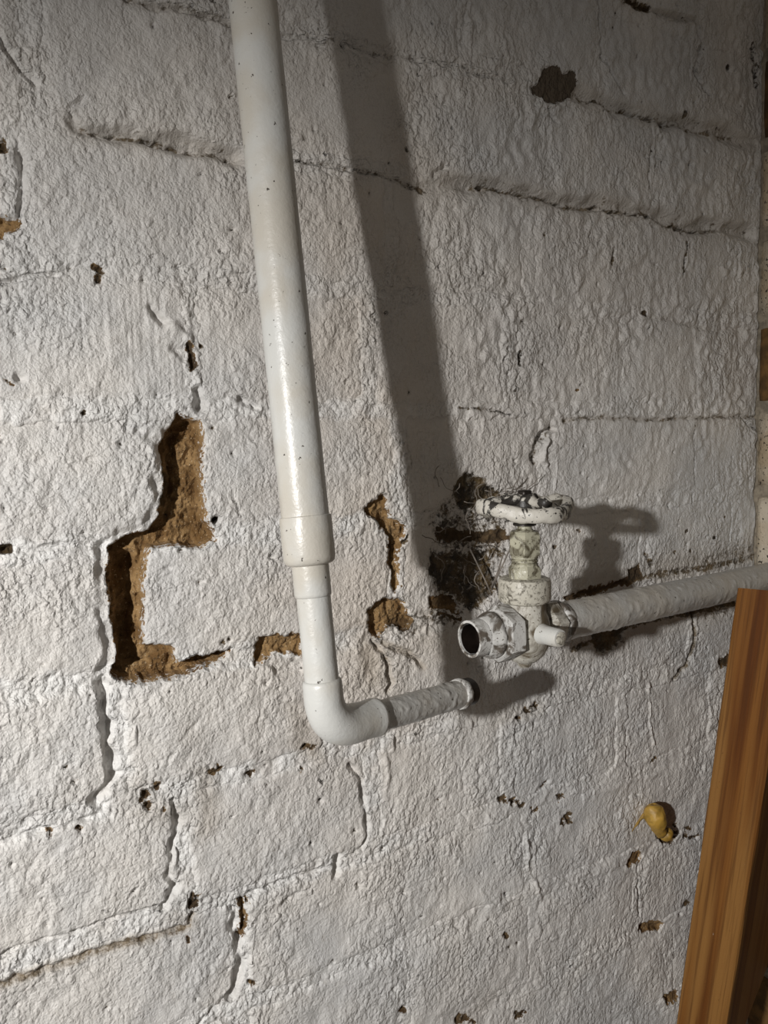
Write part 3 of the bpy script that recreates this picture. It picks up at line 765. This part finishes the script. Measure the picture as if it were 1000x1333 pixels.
# handwheel: lobed rim, four arched spokes, hub
wc = vb+ax*zv(663)+np.array([0.2, 0, 0])
wheel = bpy.data.objects.new('handwheel', None); COL.objects.link(wheel); wheel.parent = valve
wheel.location = (wc-np.asarray(valve.location)/MM)*MM
wheel.empty_display_size = .01
def wpart(name, geo, mat, auto=None):
    V, F = geo
    me = bpy.data.meshes.new(name); me.from_pydata([tuple(v) for v in (np.asarray(V)-wc)*MM*KV], [], [tuple(f) for f in F]); me.update()
    me.polygons.foreach_set('use_smooth', [True]*len(me.polygons)); me.materials.append(mat)
    o = bpy.data.objects.new(name, me); COL.objects.link(o); o.parent = wheel; return o
ph0 = math.radians(-8)
def rim_geo():
    V = []; F = []; n = 144; s = 20
    for i in range(n):
        p = 2*math.pi*i/n
        lob = math.cos(4*(p-ph0))
        Rr = 27.4+1.9*lob; zc = .8*lob+2.4*math.cos(2*(p-ph0))
        w = 3.7+.5*math.sin(11*p+1)*.4; hgt = 4.7+.35*math.sin(7*p)
        for k in range(s):
            a = 2*math.pi*k/s
            cs, sn = math.cos(a), math.sin(a)
            rr = (abs(cs)**3+abs(sn)**3)**(-1/3)           # squarish section
            jig = .35*noise(np.array([p*6.]), np.array([a*1.3]), 71)[0]
            r = Rr+(w+jig)*cs*rr; z = zc+(hgt+jig)*sn*rr
            V.append(wc+np.array([math.cos(p)*r, math.sin(p)*r, z]))
    for i in range(n):
        for k in range(s):
            a = i*s+k; b = i*s+(k+1) % s; c = ((i+1) % n)*s+(k+1) % s; d = ((i+1) % n)*s+k
            F.append((a, d, c, b))
    return V, F
wpart('rim', rim_geo(), M_WHEEL)
for q in range(4):
    p = ph0+q*math.pi/2
    e = np.array([math.cos(p), math.sin(p), 0])
    pts = [wc+e*r+np.array([0, 0, z]) for r, z in [(3, 6.0), (7, 6.6), (11, 5.2), (15, 4.6), (19, 5.6), (23, 6.2), (26.5, 4.6)]]
    wpart('spoke', tube(pts, [4.2, 3.6, 2.9, 2.6, 2.8, 3.4, 3.4], 18, .3, 4, seed=20+q), M_WHEEL)
wpart('hub', lathe(wc, ax, [(4.6, -8), (7.2, -7.4), (7.4, 0), (7.0, 5), (6.2, 8.6), (4.6, 9.6), (4.0, 9.2)], 32), M_WHEEL)
wpart('hub_nut', hexnut(wc, ax, [(4.6, 8.6), (4.8, 9.4), (4.8, 11.4), (4.2, 12.2)]), M_DARK)
# inlet side: hexagon and the open, paint-crusted pipe end
bc = vb+ax*zv(819)
ie = P(611, 832, 92.0)
di = (ie-bc); Li = np.linalg.norm(di); di /= Li
nut = part('inlet_nut', hexnut(bc, di, [(r*KV, z*KV) for r, z in [(17.6, 12), (18.8, 13.5), (18.8, 23.5), (17.0, 26.0)]], .25), M_NUT, valve, auto=28)
inlet = part('inlet_pipe', pipe_end(samp(bc+di*20, ie, 1.0), 11.6*KV, 10.1*KV, 56, .9, 11), M_NUT, valve, auto=60)
part('inlet_lip', tube([bc+di*z*KV for z in (25, 26, 27.5, 29, 30.5, 32, 33.5, 35, 36.5)], [r*KV for r in (12, 13.8, 14.6, 14.7, 14.2, 13.4, 12.8, 12.4, 11.6)], 56, 1.3, 4.5, caps=(False, False), seed=41), M_NUT, valve)
part('inlet_bore', tube(samp(ie-di*13, ie-di*.5, 2), 9.0*KV, 40, 0, 4, caps=(True, False), seed=31), M_BORE, valve, inlet)
# drain boss facing the room
bd = np.array([.10, -1, 0.02])
part('drain_boss', lathe(bc+np.array([0, 0, -.5]), bd, [(r*KV, z*KV) for r, z in [(7.6, 12), (6.4, 17), (5.9, 20), (5.7, 30), (5.2, 31), (4.4, 31.2)]], 36), M_PIPE, valve, auto=40)
part('drain_plug', lathe(bc+np.array([0, 0, -.5]), bd, [(r*KV, z*KV) for r, z in [(4.1, 30.5), (4.1, 31.6), (3.6, 32)]], 28), M_FLANGE, valve, auto=40)
# outlet side
o0 = bc+np.array([2, 0, 0]); oe = P(958, 761, 60); od = (oe-o0)/np.linalg.norm(oe-o0)
part('outlet_collar', hexnut(o0, od, [(r*KV, z*KV) for r, z in [(14.5, 12), (16.4, 14.5), (16.4, 23), (15.0, 25.5)]], .1), M_VALVE, valve, auto=30)
part('outlet_ring', lathe(o0, od, [(r*KV, z*KV) for r, z in [(13.0, 25), (14.8, 25.5), (15.0, 29), (13.4, 33), (12.8, 35)]], 40), M_NUT, valve)
Lp = (626-o0[0])/od[0]
part('outlet_pipe', tube(samp(o0+od*22, o0+od*Lp, 1.2), 12.7*KV, 72, .70, 3.6, seed=17), M_LUMP, valve)

# ------------------------------------------------------------------ the timber in the right foreground
th = math.radians(24)
ln = np.array([-math.cos(th), -math.sin(th), 0]); fd = np.array([math.sin(th), -math.cos(th), 0])
tA = P(960, 765, 136); tB = P(880, 1333, 84)
ta = (tB-tA)/np.linalg.norm(tB-tA)
WID, THK = 33.0, 186.0
def timber():
    V = []; F = []; n = 60; Lt = 395.0
    c = 2.2
    sec = [(0, c), (c*.3, c*.3), (c, 0), (WID-c, 0), (WID-c*.3, c*.3), (WID, c), (WID, THK-c), (WID-c, THK), (c, THK), (0, THK-c)]
    for i in range(n+1):
        s = Lt*i/n
        for u, v in sec:
            wob = .5*noise(np.array([s/60+u]), np.array([v/20.]), 81)[0]
            V.append(tA+ta*(s+v*.33*(1-i/n))+fd*(u+wob)-ln*(v+wob*.4))
    k = len(sec)
    for i in range(n):
        for j in range(k):
            a = i*k+j; b = i*k+(j+1) % k
            F.append((a, a+k, b+k, b))
    F.append(tuple(range(k))); F.append(tuple(range(n*k, n*k+k))[::-1])
    return V, F
V, F = timber()
tb0 = tA+ta*270
me = bpy.data.meshes.new('timber_post')
zl = -ta; xl = fd-zl*(fd@zl); xl /= np.linalg.norm(xl); R3 = np.stack([xl, np.cross(zl, xl), zl], 1)       # local z along the grain
loc = (np.asarray(V)-tA) @ np.linalg.inv(R3).T
me.from_pydata([tuple(v*MM) for v in loc], [], [tuple(f) for f in F]); me.update()
me.materials.append(M_WOOD)
post = bpy.data.objects.new('timber_post', me); COL.objects.link(post)
mw = Matrix.Identity(4)
for i in range(3):
    for j in range(3): mw[i][j] = R3[i][j]
    mw[i][3] = tA[i]*MM
post.matrix_world = mw
post['label'] = 'orange-brown sawn timber post leaning in the lower right corner'; post['category'] = 'timber'

# ------------------------------------------------------------------ the dab of expanding foam
foam = thing('foam_blob', 'small yellow dab of expanding foam stuck on the wall beside the timber', 'foam', P(858, 1085, 1))
def blob(pts, seg=28, lump=.5, seed=0):
    path = [P(x, y, d) for x, y, d, r in pts]; rad = [r for *_, r in pts]
    out = []; rr = []
    for i in range(len(path)-1):
        for t in np.linspace(0, 1, 6, endpoint=False):
            out.append(path[i]*(1-t)+path[i+1]*t); rr.append(rad[i]*(1-t)+rad[i+1]*t)
    out.append(path[-1]); rr.append(rad[-1])
    for _ in range(3):
        out = [out[0]]+[(out[i-1]+2*out[i]+out[i+1])/4 for i in range(1, len(out)-1)]+[out[-1]]
        rr = [rr[0]]+[(rr[i-1]+2*rr[i]+rr[i+1])/4 for i in range(1, len(rr)-1)]+[rr[-1]]
    return tube(out, rr, seg, lump, 6, seed=seed)
part('bulb', blob([(846, 1048, 6, 1.2), (847, 1051, 7, 6.0), (852, 1059, 8, 9.6), (855, 1068, 9, 8.6), (857, 1077, 8, 5.4), (860, 1085, 6, 4.4), (863, 1090, 5, 1.0)], 40, 1.5, seed=3), M_FOAM, foam)
part('curl', blob([(860, 1091, 5, 1.0), (863, 1090, 6, 3.6), (868, 1088, 7, 4.8), (871, 1083, 7, 4.2), (869, 1078, 6, 1.2)], lump=1.0, seed=5), M_FOAM, foam)
part('strand', blob([(845, 1056, 3, 2.0), (838, 1062, 1.5, 1.5), (833, 1067, 1, .7), (830, 1072, .8, 1.2), (826, 1077, .6, .6), (821, 1084, .5, .9)], 12, .5, 8), M_FOAM, foam)

# ------------------------------------------------------------------ cobweb strands behind the handwheel
web = thing('cobweb', 'wispy grey cobweb strands in the grimy hollow behind the handwheel', 'cobweb', P(610, 760, 1))
wr = random.Random(3)
for i in range(30):
    x, y = wr.uniform(570, 655), wr.uniform(625, 770)
    if i > 20: x, y = wr.uniform(630, 672), wr.uniform(630, 655)
    a = wr.uniform(0, 2*math.pi); pts = []; d = wr.uniform(2, 8)
    for s in range(wr.randint(5, 10)):
        pts.append(P(x, y, d+1.5)); a += wr.uniform(-.7, .7)
        x += 5*math.cos(a); y += 5*math.sin(a); d = max(1, d+wr.uniform(-1.5, 1.5))
    part('strand', tube(pts, wr.uniform(.18, .42), 5), M_WEB, web)
for pts in ([(612, 715, 5), (622, 735, 6), (634, 760, 8), (640, 775, 8)], [(655, 722, 25), (648, 745, 22), (640, 765, 16)], [(640, 768, 14), (650, 745, 24), (664, 715, 32)]):
    part('strand', tube([P(*p) for p in pts], .6, 6), M_WEB, web)
